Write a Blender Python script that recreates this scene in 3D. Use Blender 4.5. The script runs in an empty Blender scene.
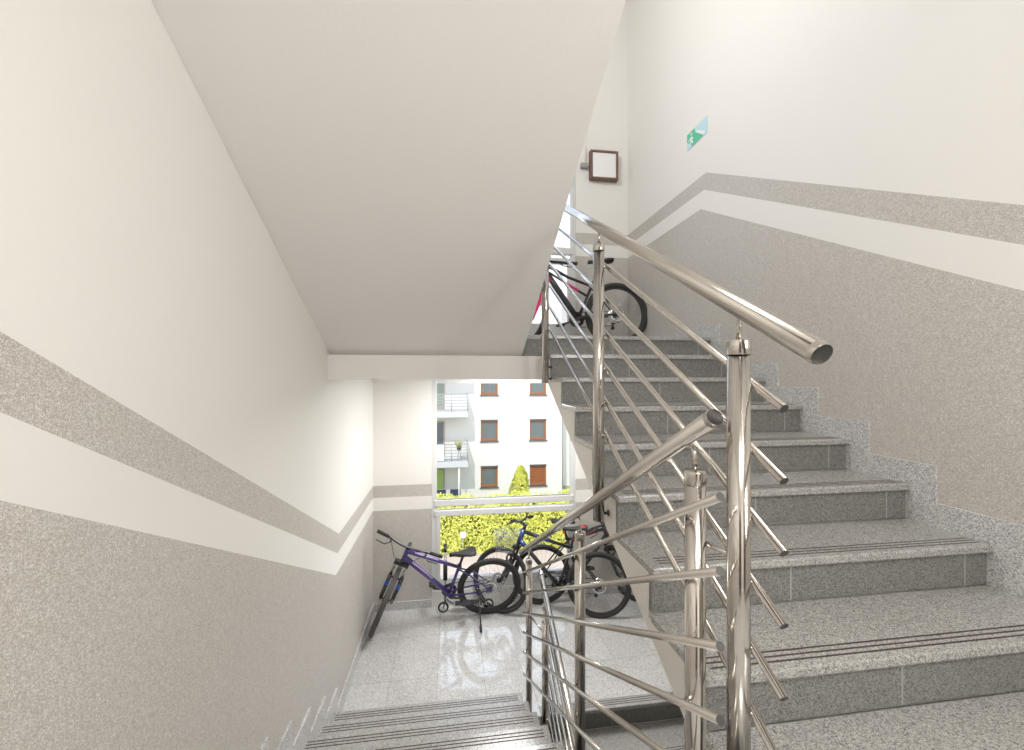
import bpy, bmesh, math, random
from mathutils import Vector, Matrix
random.seed(7)
R = math.radians
C = bpy.context.scene.collection
SC = bpy.context.scene

# ------------------------------------------------------------------ camera, sky, sun, exposure
EYE = 1.143                       # camera height above the storey floor (z = 0)
cam_d = bpy.data.cameras.new('camera')
cam = bpy.data.objects.new('camera', cam_d); C.objects.link(cam)
cam.location = (0, 0, EYE)
cam.rotation_euler = (R(90), 0, -0.1428)
cam_d.sensor_width = 36.0
cam_d.lens = 36.0 * 420.45 / 1024
cam_d.shift_y = 1.37 / 1024
cam_d.clip_start = 0.02
cam_d.clip_end = 300
SC.camera = cam

SC.view_settings.view_transform = 'Standard'
SC.view_settings.look = 'None'
SC.view_settings.gamma = 1.0
SC.view_settings.use_curve_mapping = False
SC.view_settings.exposure = 0.11
SC.cycles.use_denoising = True
SC.cycles.max_bounces = 14
SC.cycles.diffuse_bounces = 8
SC.cycles.glossy_bounces = 6
SC.cycles.transparent_max_bounces = 16
SC.cycles.sample_clamp_indirect = 8.0

world = bpy.data.worlds.new('sky'); SC.world = world
world.use_nodes = True
wn = world.node_tree.nodes; wl = world.node_tree.links
wbg = wn['Background']
tc = wn.new('ShaderNodeTexCoord'); sep = wn.new('ShaderNodeSeparateXYZ'); ramp = wn.new('ShaderNodeValToRGB')
wl.new(tc.outputs['Generated'], sep.inputs[0]); wl.new(sep.outputs['Z'], ramp.inputs[0])
ramp.color_ramp.elements[0].position = 0.0; ramp.color_ramp.elements[0].color = (0.95, 0.97, 1.0, 1)
ramp.color_ramp.elements[1].position = 0.7; ramp.color_ramp.elements[1].color = (0.66, 0.80, 1.0, 1)
wl.new(ramp.outputs[0], wbg.inputs['Color'])
wbg.inputs['Strength'].default_value = 2.0

sun_d = bpy.data.lights.new('sun', 'SUN'); sun_d.energy = 3.0; sun_d.angle = R(0.6); sun_d.color = (1.0, 0.955, 0.88)
sun = bpy.data.objects.new('sun', sun_d); C.objects.link(sun)
sun.rotation_euler = Vector((0.36, 1.0, -1.25)).to_track_quat('-Z', 'Y').to_euler()

def area_light(name, loc, direction, size, power, col=(1.0, 0.975, 0.945), size_y=None):
    d = bpy.data.lights.new(name, 'AREA'); d.energy = power; d.color = col
    d.shape = 'RECTANGLE'; d.size = size; d.size_y = size_y or size
    o = bpy.data.objects.new(name, d); C.objects.link(o)
    o.location = loc; o.rotation_euler = Vector(direction).to_track_quat('-Z', 'Y').to_euler()
    return o
# added fill lights that brighten the stairwell; their unseen panels are built further down
area_light('lamp_light', (0.55, -0.60, 2.615), (0, 0.15, -1), 0.9, 66)
area_light('lamp_light', (-0.72, 2.20, 4.35), (1, 0, -0.18), 0.9, 86, (1.0, 0.985, 0.97))
area_light('lamp_light', (0.62, 4.05, 1.222), (0, 0, -1), 0.7, 50, (1.0, 0.985, 0.97))
area_light('lamp_light', (1.97, -0.70, 1.55), (-1, 0.45, 0.0), 0.62, 44, (1.0, 0.97, 0.92))

# ------------------------------------------------------------------ materials
def new_mat(name):
    m = bpy.data.materials.new(name); m.use_nodes = True
    nt = m.node_tree
    return m, nt, nt.nodes['Principled BSDF']
def simple(name, col, rough=0.5, metal=0.0, coat=0.0, bump=None, vary=0.0):
    m, nt, p = new_mat(name)
    p.inputs['Base Color'].default_value = (*col, 1); p.inputs['Roughness'].default_value = rough
    p.inputs['Metallic'].default_value = metal
    p.inputs['Coat Weight'].default_value = coat
    p.inputs['Coat Roughness'].default_value = 0.1
    if bump or vary:
        tcn = nt.nodes.new('ShaderNodeTexCoord'); n = nt.nodes.new('ShaderNodeTexNoise')
        n.inputs['Scale'].default_value = bump[0] if bump else 30; n.inputs['Detail'].default_value = 3
        nt.links.new(tcn.outputs['Object'], n.inputs['Vector'])
        if bump:
            b = nt.nodes.new('ShaderNodeBump'); b.inputs['Strength'].default_value = bump[1]; b.inputs['Distance'].default_value = 0.004
            nt.links.new(n.outputs['Fac'], b.inputs['Height']); nt.links.new(b.outputs['Normal'], p.inputs['Normal'])
        if vary:
            mx = nt.nodes.new('ShaderNodeMix'); mx.data_type = 'RGBA'
            mx.inputs['A'].default_value = (*[c * (1 - vary) for c in col], 1)
            mx.inputs['B'].default_value = (*[min(1, c * (1 + vary)) for c in col], 1)
            nt.links.new(n.outputs['Fac'], mx.inputs['Factor']); nt.links.new(mx.outputs['Result'], p.inputs['Base Color'])
    return m
def speckle(name, cols, scale, rough, bump=0.0, bump_dist=0.002, spec=0.5, joints=None, coat=0.0):
    """grains: a Voronoi cell colour through a colour ramp, broken by a finer noise"""
    m, nt, p = new_mat(name)
    N, L = nt.nodes, nt.links
    g = N.new('ShaderNodeNewGeometry')
    v = N.new('ShaderNodeTexVoronoi'); v.inputs['Scale'].default_value = scale
    L.new(g.outputs['Position'], v.inputs['Vector'])
    rgb = N.new('ShaderNodeSeparateColor'); L.new(v.outputs['Color'], rgb.inputs[0])
    rp = N.new('ShaderNodeValToRGB'); rp.color_ramp.interpolation = 'LINEAR'
    el = rp.color_ramp.elements
    el[0].position, el[0].color = cols[0][0], (*cols[0][1], 1)
    el[1].position, el[1].color = cols[-1][0], (*cols[-1][1], 1)
    for pos, c in cols[1:-1]:
        e = el.new(pos); e.color = (*c, 1)
    L.new(rgb.outputs[0], rp.inputs[0])
    n = N.new('ShaderNodeTexNoise'); n.inputs['Scale'].default_value = scale * 0.16; n.inputs['Detail'].default_value = 6
    L.new(g.outputs['Position'], n.inputs['Vector'])
    mr = N.new('ShaderNodeMapRange'); mr.inputs['From Min'].default_value = 0.3; mr.inputs['From Max'].default_value = 0.7
    mr.inputs['To Min'].default_value = 0.94; mr.inputs['To Max'].default_value = 1.05
    L.new(n.outputs['Fac'], mr.inputs['Value'])
    mul = N.new('ShaderNodeMix'); mul.data_type = 'RGBA'; mul.blend_type = 'MULTIPLY'; mul.inputs['Factor'].default_value = 1
    L.new(rp.outputs[0], mul.inputs['A']); L.new(mr.outputs['Result'], mul.inputs['B'])
    out = mul.outputs['Result']
    if joints:
        mp = N.new('ShaderNodeMapping'); mp.inputs['Location'].default_value = joints[2]
        mp.inputs['Rotation'].default_value = (0, 0, R(90))
        L.new(g.outputs['Position'], mp.inputs['Vector'])
        br = N.new('ShaderNodeTexBrick'); br.inputs['Scale'].default_value = 1
        br.inputs['Brick Width'].default_value = joints[0]; br.inputs['Row Height'].default_value = joints[1]
        br.inputs['Mortar Size'].default_value = 0.0022; br.inputs['Mortar Smooth'].default_value = 0.2
        br.offset = 0.0
        br.inputs['Color1'].default_value = (1, 1, 1, 1); br.inputs['Color2'].default_value = (0.93, 0.93, 0.93, 1)
        br.inputs['Mortar'].default_value = (0.62, 0.6, 0.57, 1)
        L.new(mp.outputs[0], br.inputs['Vector'])
        m2 = N.new('ShaderNodeMix'); m2.data_type = 'RGBA'; m2.blend_type = 'MULTIPLY'; m2.inputs['Factor'].default_value = 1
        L.new(out, m2.inputs['A']); L.new(br.outputs['Color'], m2.inputs['B']); out = m2.outputs['Result']
    L.new(out, p.inputs['Base Color'])
    p.inputs['Roughness'].default_value = rough
    p.inputs['Specular IOR Level'].default_value = spec
    p.inputs['Coat Weight'].default_value = coat; p.inputs['Coat Roughness'].default_value = 0.08
    if bump:
        b = N.new('ShaderNodeBump'); b.inputs['Strength'].default_value = bump; b.inputs['Distance'].default_value = bump_dist
        L.new(rgb.outputs[1], b.inputs['Height']); L.new(b.outputs['Normal'], p.inputs['Normal'])
    return m

M = {}
M['white_wall'] = simple('white_plaster', (0.80, 0.785, 0.755), 0.75, bump=(90, 0.12))
M['soffit'] = simple('soffit_plaster', (0.79, 0.775, 0.755), 0.8, bump=(60, 0.15))
M['side'] = simple('stringer_plaster', (0.79, 0.765, 0.71), 0.8, bump=(60, 0.15))
M['mosaic'] = speckle('mosaic_plaster', [(0.0, (0.38, 0.35, 0.315)), (0.4, (0.51, 0.48, 0.445)), (0.75, (0.57, 0.545, 0.51)), (1.0, (0.74, 0.72, 0.685))], 420, 0.5, bump=0.35, bump_dist=0.0015)
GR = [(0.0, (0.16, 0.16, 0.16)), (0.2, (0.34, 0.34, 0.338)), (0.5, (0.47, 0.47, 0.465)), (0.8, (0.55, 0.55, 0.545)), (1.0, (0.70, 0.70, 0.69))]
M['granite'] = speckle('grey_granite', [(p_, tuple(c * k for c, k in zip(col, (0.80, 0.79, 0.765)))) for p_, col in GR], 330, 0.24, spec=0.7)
M['riser'] = speckle('grey_granite_riser', [(p_, tuple(c * k for c, k in zip(col, (0.47, 0.465, 0.445)))) for p_, col in GR], 330, 0.45, spec=0.3)  # the tread granite again, darkened for the shade on the risers
M['granite_floor'] = speckle('granite_tiles', [(p_, tuple(min(1, c * 1.26) for c in col)) for p_, col in GR], 300, 0.08, spec=1.0, coat=0.5, joints=(0.6, 0.4, (0.1, 0.12, 0)))
M['skirting'] = speckle('granite_skirting', [(p_, tuple(min(1, c * 1.1 + 0.04) for c in col)) for p_, col in GR], 240, 0.3, spec=0.4)
M['joint'] = simple('pale_joint', (0.36, 0.355, 0.34), 0.7)
M['groove'] = simple('groove_inlay', (0.055, 0.035, 0.03), 0.7)
M['steel'] = simple('brushed_steel', (0.56, 0.53, 0.49), 0.17, 1.0)
M['steel_dark'] = simple('steel_end', (0.07, 0.068, 0.066), 0.5, 0.7)
M['alu'] = simple('white_frame', (0.66, 0.66, 0.655), 0.4)
M['gasket'] = simple('gasket', (0.12, 0.12, 0.12), 0.6)
m, nt, p = new_mat('clear_glass')
nt.nodes.remove(p)
tr = nt.nodes.new('ShaderNodeBsdfTransparent'); tr.inputs[0].default_value = (0.985, 0.985, 0.985, 1)
gl = nt.nodes.new('ShaderNodeBsdfGlossy'); gl.inputs['Roughness'].default_value = 0.0
fr = nt.nodes.new('ShaderNodeFresnel'); fr.inputs['IOR'].default_value = 1.35
mx = nt.nodes.new('ShaderNodeMixShader')
nt.links.new(fr.outputs[0], mx.inputs[0]); nt.links.new(tr.outputs[0], mx.inputs[1]); nt.links.new(gl.outputs[0], mx.inputs[2])
nt.links.new(mx.outputs[0], nt.nodes['Material Output'].inputs[0])
M['glass'] = m
def emit(name, col, strength):
    m, nt, p = new_mat(name)
    p.inputs['Base Color'].default_value = (*col, 1)
    p.inputs['Emission Color'].default_value = (*col, 1); p.inputs['Emission Strength'].default_value = strength
    return m
M['lamp_on'] = emit('lamp_diffuser', (1.0, 0.95, 0.88), 0.5)  # faint glow for the added fill panels
M['lamp_off'] = simple('opal_panel', (0.85, 0.86, 0.85), 0.35)
M['lamp_brown'] = simple('brown_lamp_frame', (0.17, 0.09, 0.065), 0.45)
M['tyre'] = simple('tyre_rubber', (0.035, 0.034, 0.033), 0.75)
M['tyre_dusty'] = simple('dusty_tyre_rubber', (0.10, 0.092, 0.085), 0.85)
M['black'] = simple('black_paint', (0.018, 0.018, 0.02), 0.35, coat=0.5)
M['black_matte'] = simple('black_plastic', (0.025, 0.025, 0.027), 0.6)
M['chrome'] = simple('silver_metal', (0.62, 0.62, 0.62), 0.25, 1.0)
M['dark_metal'] = simple('dark_metal', (0.10, 0.10, 0.105), 0.35, 1.0)
M['purple'] = simple('violet_paint', (0.06, 0.04, 0.22), 0.28, coat=0.8)
M['lilac'] = simple('lilac_decal', (0.62, 0.50, 0.75), 0.35)
M['blue'] = simple('blue_paint', (0.02, 0.045, 0.20), 0.3, coat=0.8)
M['blue_bright'] = simple('bright_blue_paint', (0.02, 0.12, 0.62), 0.4)
M['red'] = simple('red_plastic', (0.55, 0.02, 0.03), 0.4)
M['maroon'] = simple('dark_red_paint', (0.10, 0.012, 0.02), 0.35, coat=0.6)
M['pink'] = simple('pink_paint', (0.80, 0.03, 0.20), 0.35, coat=0.5)
M['grey_paint'] = simple('grey_paint', (0.30, 0.30, 0.31), 0.35, coat=0.5)
M['white_plastic'] = simple('white_plastic', (0.78, 0.78, 0.76), 0.4)
M['wire'] = simple('basket_wire', (0.55, 0.57, 0.58), 0.35, 0.8)
M['facade'] = simple('white_render', (0.68, 0.655, 0.62), 0.85)
M['facade_grey'] = simple('pale_grey_render', (0.52, 0.53, 0.54), 0.85)
M['brown_frame'] = simple('brown_window_frame', (0.30, 0.125, 0.05), 0.5)
M['shutter'] = simple('brown_shutter', (0.26, 0.085, 0.03), 0.6)
M['pane_dark'] = simple('window_glass_dark', (0.13, 0.15, 0.15), 0.35)
M['pane_green'] = simple('window_glass_green', (0.36, 0.50, 0.16), 0.1)  # green reflection put into the pane colour
M['pane_sage'] = simple('window_glass_sage', (0.25, 0.30, 0.24), 0.1)
M['door_frame'] = simple('grey_brown_door_frame', (0.36, 0.30, 0.26), 0.5)
M['sill_dark'] = simple('grey_metal_sill', (0.12, 0.12, 0.13), 0.5)
M['rail_grey'] = simple('grey_railing', (0.36, 0.38, 0.40), 0.4, 0.3)
M['paving'] = simple('beige_paving', (0.52, 0.42, 0.36), 0.9, vary=0.12)
M['lawn'] = simple('lawn', (0.26, 0.29, 0.14), 0.95, vary=0.4)
M['navy'] = simple('navy_fabric', (0.02, 0.03, 0.06), 0.8)
M['terracotta'] = simple('dark_pot', (0.10, 0.085, 0.08), 0.7)
M['sign_pale'] = simple('sign_pale_blue', (0.50, 0.70, 0.78), 0.4)
M['sign_green'] = simple('sign_green', (0.06, 0.50, 0.28), 0.4)
M['sign_white'] = simple('sign_white', (0.80, 0.84, 0.83), 0.4)
def leaf_mat(name, a, b):
    m, nt, p = new_mat(name)
    oi = nt.nodes.new('ShaderNodeNewGeometry'); rp = nt.nodes.new('ShaderNodeValToRGB')
    rp.color_ramp.elements[0].color = (*a, 1); rp.color_ramp.elements[1].color = (*b, 1)
    nt.links.new(oi.outputs['Random Per Island'], rp.inputs[0]); nt.links.new(rp.outputs[0], p.inputs['Base Color'])
    p.inputs['Roughness'].default_value = 0.55
    p.inputs['Subsurface Weight'].default_value = 0.0
    return m
M['hedge_leaf'] = leaf_mat('hedge_leaves', (0.42, 0.45, 0.05), (0.80, 0.78, 0.18))
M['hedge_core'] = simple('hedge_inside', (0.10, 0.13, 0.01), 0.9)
M['thuja_leaf'] = leaf_mat('thuja_sprays', (0.34, 0.38, 0.03), (0.70, 0.66, 0.12))

# ------------------------------------------------------------------ mesh helpers
class MB:
    """collects shapes; build() links them as ONE mesh object"""
    def __init__(s): s.v = []; s.f = []; s.m = []; s.sm = []
    def add(s, vs, fs, mi=0, smooth=False):
        o = len(s.v); s.v += [tuple(x) for x in vs]
        for f in fs: s.f.append(tuple(i + o for i in f)); s.m.append(mi); s.sm.append(smooth)
        return s
    def box(s, a, b, mi=0):
        x0, y0, z0 = (min(a[i], b[i]) for i in range(3)); x1, y1, z1 = (max(a[i], b[i]) for i in range(3))
        vs = [(x0,y0,z0),(x1,y0,z0),(x1,y1,z0),(x0,y1,z0),(x0,y0,z1),(x1,y0,z1),(x1,y1,z1),(x0,y1,z1)]
        return s.add(vs, [(0,3,2,1),(4,5,6,7),(0,1,5,4),(1,2,6,5),(2,3,7,6),(3,0,4,7)], mi)
    def obox(s, mat, size, mi=0):
        hx, hy, hz = (q / 2 for q in size)
        vs = [mat @ Vector((x, y, z)) for z in (-hz, hz) for x, y in ((-hx,-hy),(hx,-hy),(hx,hy),(-hx,hy))]
        return s.add(vs, [(0,3,2,1),(4,5,6,7),(0,1,5,4),(1,2,6,5),(2,3,7,6),(3,0,4,7)], mi)
    def prism(s, poly, a, b, axis=0, mi=0):
        """poly of 2-D points in the two other axes, extruded from a to b along axis"""
        n = len(poly)
        def P(q, t):
            r = list(q); r.insert(axis, t); return tuple(r)
        vs = [P(q, a) for q in poly] + [P(q, b) for q in poly]
        area = sum(poly[i][0]*poly[(i+1)%n][1] - poly[(i+1)%n][0]*poly[i][1] for i in range(n))
        flip = (area > 0) == (b > a)
        if axis == 1: flip = not flip
        bot = tuple(range(n)); top = tuple(range(n, 2*n))
        fs = []
        fs.append(bot[::-1] if flip else bot); fs.append(top if flip else top[::-1])
        for i in range(n):
            j = (i + 1) % n
            q = (i, j, n + j, n + i)
            fs.append(q if flip else q[::-1])
        return s.add(vs, fs, mi)
    def tube(s, pts, r, seg=10, mi=0, cap=True, closed=False, capmi=None):
        pts = [Vector(p) for p in pts]; n = len(pts)
        rs = r if isinstance(r, (list, tuple)) else [r] * n
        up = None; rings = []
        for i in range(n):
            if closed: t = pts[(i+1) % n] - pts[i-1]
            else: t = pts[min(i+1, n-1)] - pts[max(i-1, 0)]
            t.normalize()
            if up is None:
                up = Vector((0, 0, 1)) if abs(t.z) < 0.9 else Vector((1, 0, 0))
            a = t.cross(up)
            if a.length < 1e-4: a = t.cross(Vector((0, 1, 0)))
            a.normalize(); b = t.cross(a).normalized(); up = -b if b.dot(up) < 0 else b
            b = up - t * up.dot(t); b.normalize(); a = b.cross(t)
            rings.append([pts[i] + (a * math.cos(2*math.pi*k/seg) + b * math.sin(2*math.pi*k/seg)) * rs[i] for k in range(seg)])
        o = len(s.v)
        for g in rings: s.v += [tuple(x) for x in g]
        m_ = n if closed else n - 1
        for i in range(m_):
            j = (i + 1) % n
            for k in range(seg):
                l = (k + 1) % seg
                s.f.append((o+i*seg+k, o+i*seg+l, o+j*seg+l, o+j*seg+k)); s.m.append(mi); s.sm.append(True)
        if cap and not closed:
            cm = mi if capmi is None else capmi
            s.f.append(tuple(o + k for k in range(seg))[::-1]); s.m.append(cm); s.sm.append(False)
            s.f.append(tuple(o + (n-1)*seg + k for k in range(seg))); s.m.append(cm); s.sm.append(False)
        return s
    def rod(s, a, b, r, r2=None, seg=12, mi=0, capmi=None):
        return s.tube([a, b], [r, r if r2 is None else r2], seg, mi, True, False, capmi)
    def ring(s, c, axis, R_, r, seg=48, sub=10, mi=0, squash=1.0):
        """torus about axis"""
        ax = Vector(axis).normalized(); e1 = ax.orthogonal().normalized(); e2 = ax.cross(e1); c = Vector(c)
        o = len(s.v)
        for i in range(seg):
            t = 2*math.pi*i/seg; d = e1*math.cos(t) + e2*math.sin(t)
            for k in range(sub):
                q = 2*math.pi*k/sub
                s.v.append(tuple(c + d*(R_ + r*math.cos(q)) + ax*(r*squash*math.sin(q))))
        for i in range(seg):
            j = (i+1) % seg
            for k in range(sub):
                l = (k+1) % sub
                s.f.append((o+i*sub+k, o+j*sub+k, o+j*sub+l, o+i*sub+l)); s.m.append(mi); s.sm.append(True)
        return s
    def lathe(s, prof, c, axis, seg=24, mi=0):
        """profile of (radius, height) about axis at c"""
        ax = Vector(axis).normalized(); e1 = ax.orthogonal().normalized(); e2 = ax.cross(e1); c = Vector(c)
        o = len(s.v); n = len(prof)
        for (r, h) in prof:
            for k in range(seg):
                t = 2*math.pi*k/seg
                s.v.append(tuple(c + ax*h + (e1*math.cos(t) + e2*math.sin(t))*max(r, 1e-5)))
        for i in range(n-1):
            for k in range(seg):
                l = (k+1) % seg
                s.f.append((o+i*seg+k, o+i*seg+l, o+(i+1)*seg+l, o+(i+1)*seg+k)); s.m.append(mi); s.sm.append(True)
        return s
    def xform(s, mat):
        s.v = [tuple(mat @ Vector(q)) for q in s.v]; return s
    def build(s, name, mats, parent=None, bevel=0.0, recalc=False):
        me = bpy.data.meshes.new(name); me.from_pydata(s.v, [], s.f)
        for mm in (mats if isinstance(mats, (list, tuple)) else [mats]): me.materials.append(mm)
        me.polygons.foreach_set('material_index', s.m); me.polygons.foreach_set('use_smooth', s.sm)
        if recalc:
            bm = bmesh.new(); bm.from_mesh(me); bmesh.ops.recalc_face_normals(bm, faces=bm.faces); bm.to_mesh(me); bm.free()
        me.update()
        o = bpy.data.objects.new(name, me); C.objects.link(o)
        if parent is not None: o.parent = parent
        if bevel:
            md = o.modifiers.new('bevel', 'BEVEL'); md.width = bevel; md.segments = 2; md.limit_method = 'ANGLE'; md.angle_limit = R(40)
        return o
def thing(name, label, cat, loc=(0, 0, 0), group=None):
    o = bpy.data.objects.new(name, None); C.objects.link(o); o.location = loc; o.empty_display_size = 0.1
    return tag(o, label, cat, group)
def tag(o, label, cat, group=None):
    o['label'] = label; o['category'] = cat
    if group: o['group'] = group
    return o
def struct(o, label=None, cat=None):
    o['kind'] = 'structure'
    if label: o['label'] = label
    if cat: o['category'] = cat
    return o

# ------------------------------------------------------------------ measures of the stairwell
XL, XR = -0.86, 2.107            # side walls
YF, YB = -1.75, 4.83             # wall behind the camera, window wall
T, RI = 0.30, 0.1626             # tread, riser
H = 2.921                        # storey height
ZLOW, ZUP = -2.604 + EYE, 0.3175 + EYE   # the two half landings
Y0, Z0 = 1.3558, -0.6581 + EYE   # nosing number 0 of the right-hand flight
SL = RI / T
XS_L, XS_R = 0.53, 0.6855        # the sides of the flights towards the well
YN = 3.21                        # first nosing of the left-hand flight
def nose_right(y): return Z0 + (y - Y0) * SL
def nose_left(y): return ZLOW + RI + (YN - y) * SL
B1, B2, B3 = -1.2156 + EYE, -1.3481 + EYE, -1.4929 + EYE

def pw(kink, base, slope, y, ymin=0.80):
    y = max(y, ymin)
    return base if y >= kink else base + (kink - y) * slope
def side_wall(name, x, kinks, slope, nslope, nb, label, thick):
    """plaster wall with its painted bands: 2-D polygons in (y, z) as faces of one mesh"""
    mb = MB()
    ys = lambda k: [YF, 0.80, k, YB]
    def line(k, base, s_, off): return [(y, pw(k, base, s_, y) + off) for y in ys(k)]
    for st in (-1, 0, 1):
        off = (st - nb) * H
        l3 = line(kinks[2], B3, slope, off); l2 = line(kinks[1], B2, slope, off); l1 = line(kinks[0], B1, slope, off)
        base = line(3.2, ZLOW - 0.03, nslope, off); nxt = line(3.2, ZLOW - 0.03, nslope, off + H)
        if st == 1: nxt = [(y, max(z, 5.75)) for y, z in nxt]
        for lo, hi, mi in ((base, l3, 1), (l3, l2, 0), (l2, l1, 1), (l1, nxt, 0)):
            poly = lo + hi[::-1]
            mb.add([(x, y, z) for y, z in poly], [tuple(range(len(poly)))], mi)
    o = mb.build(name, [M['white_wall'], M['mosaic']])
    me = o.data
    want = 1 if x < 0 else -1
    for pl in me.polygons:
        if pl.normal.x * want < 0: pl.flip()
    md = o.modifiers.new('thick', 'SOLIDIFY'); md.thickness = thick; md.offset = -1
    return struct(o, label, 'wall')
side_wall('wall_left', XL, (3.403, 3.36, 3.312), 0.529, SL, 0, 'left stairwell wall, white with two grey beige mosaic bands following the stairs down', 0.15)
# the right wall's bands fall towards the camera
side_wall('wall_right', XR, (3.249, 3.277, 3.326), -SL, -SL, 0, 'right stairwell wall, white with two grey mosaic bands following the stairs up', 0.15)

# window wall: openings for the two landing windows
WX0, WX1 = -0.222, 1.46
WZ = (-2.43 + EYE, -0.03 + EYE)
WTOP = (WZ[1], 5.2)
mb = MB()
def wall_piece(x0, x1, z0, z1, mi): mb.box((x0, YB, z0), (x1, YB + 0.22, z1), mi)
for st in (-1, 0, 1):
    off = st * H
    for x0, x1 in ((XL - 0.15, WX0), (WX1, XR + 0.15)):
        wall_piece(x0, x1, ZLOW + off - 0.03, B3 + off, 1); wall_piece(x0, x1, B3 + off, B2 + off, 0)
        wall_piece(x0, x1, B2 + off, B1 + off, 1); wall_piece(x0, x1, B1 + off, ZLOW + off + H - 0.03 + (1.5 if st == 1 else 0), 0)
    if st == -1: wall_piece(WX0, WX1, ZLOW + off - 0.03, ZLOW + off + H - 0.03, 0)
    else:
        wall_piece(WX0, WX1, ZLOW + off - 0.03, WZ[0] + off, 0); wall_piece(WX0, WX1, WTOP[st], ZLOW + off + H - 0.03 + (1.5 if st else 0), 0)
struct(mb.build('wall_back', [M['white_wall'], M['mosaic']]), 'back wall of the half landings, white with grey bands beside the tall windows', 'wall')
mb = MB(); mb.box((XL - 0.15, YF - 0.15, ZLOW - H), (XR + 0.15, YF, ZLOW + 2*H + 0.2))
struct(mb.build('wall_front', M['white_wall']), 'white wall behind the viewer', 'wall')

M['door'] = simple('dark_brown_door', (0.07, 0.035, 0.02), 0.4)  # unseen doors added so that dark bands reflect in the steel
for i, x in enumerate((-0.78, 1.10)):
    d_ = bpy.data.objects.new('door_%d' % (i + 1), None); C.objects.link(d_); d_.location = (x, YF, 0); struct(d_, 'dark brown flat door behind the viewer', 'door')
    mb = MB(); mb.box((0.06, 0.0, 0.0), (0.84, 0.04, 2.04)); mb.build('door_leaf', M['door'], d_, bevel=0.004)
    mb = MB(); mb.box((0, 0, 0), (0.06, 0.06, 2.10)); mb.box((0.84, 0, 0), (0.90, 0.06, 2.10)); mb.box((0.06, 0, 2.04), (0.84, 0.06, 2.10)); mb.build('door_frame', M['door'], d_)
    mb = MB(); mb.tube([(0.14, 0.03, 1.03), (0.14, 0.09, 1.03), (0.25, 0.09, 1.03)], 0.009, 8); mb.build('door_handle', M['steel'], d_)

# floors: lower landing, upper landing, storey landing, the storey above, and the pit floor
def landing(name, z, y0, y1, x0, x1, th, label):
    mb = MB()
    mb.box((x0, y0, z - th), (x1, y1, z - 0.031), 1)
    o = mb.build(name, [M['granite_floor'], M['soffit']])
    return struct(o, label, 'floor')
def floor_slab(name, z, y0, y1, x0, x1, th, label):
    mb = MB(); mb.box((x0, y0, z - 0.03), (x1, y1, z), 0); mb.box((x0, y0 + 0.005, z - th), (x1, y1 - 0.005, z - 0.03), 1)
    return struct(mb.build(name, [M['granite_floor'], M['soffit']]), label, 'floor')
YE = Y0 + 6 * T                    # front edge of the landings at the right-hand flights
def landing_slab(name, z, label):
    mb = MB()
    mb.box((XL, YE + 0.002, z - 0.03), (XS_R - 0.005, YB, z), 0); mb.box((XS_R - 0.005, YE + 0.1005, z - 0.03), (XR, YB, z), 0)
    mb.box((XL, YE - 0.06, z - 0.34), (XR, YE + 0.22, z - 0.165), 1)
    mb.box((XL, YE + 0.03, z - 0.17), (XR, YB, z - 0.03), 1)
    return struct(mb.build(name, [M['granite_floor'], M['soffit']]), label, 'floor')
landing_slab('floor', ZLOW, 'polished granite tiled floor of the lower half landing under the bicycles')
landing_slab('floor', ZUP, 'upper half landing slab carrying the black and pink bicycle')
floor_slab('floor', 0.0, YF, 0.775, XL, XR, 0.25, 'storey landing floor under the viewer')
floor_slab('ceiling', H, YF, 0.775, XL, XR, 0.25, 'ceiling over the storey landing')
mb = MB(); mb.box((XL - 0.15, YF - 0.15, 5.68), (XR + 0.15, YB + 0.2, 5.9)); struct(mb.build('ceiling', M['soffit']), 'top ceiling of the stairwell', 'ceiling')
mb = MB(); mb.box((XL, YF, ZLOW - 1.60), (XR, YB, ZLOW - 1.463)); struct(mb.build('floor', M['granite_floor']), 'floor of the storey below, seen down the well', 'floor')

# granite riser along the edge of the upper landing, across the well
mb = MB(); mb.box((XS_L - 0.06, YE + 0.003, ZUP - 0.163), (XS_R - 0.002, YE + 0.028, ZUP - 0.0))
struct(mb.build('trim_1', M['riser'], bevel=0.003), 'granite edge of the upper landing beside the stair well', 'trim')

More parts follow.
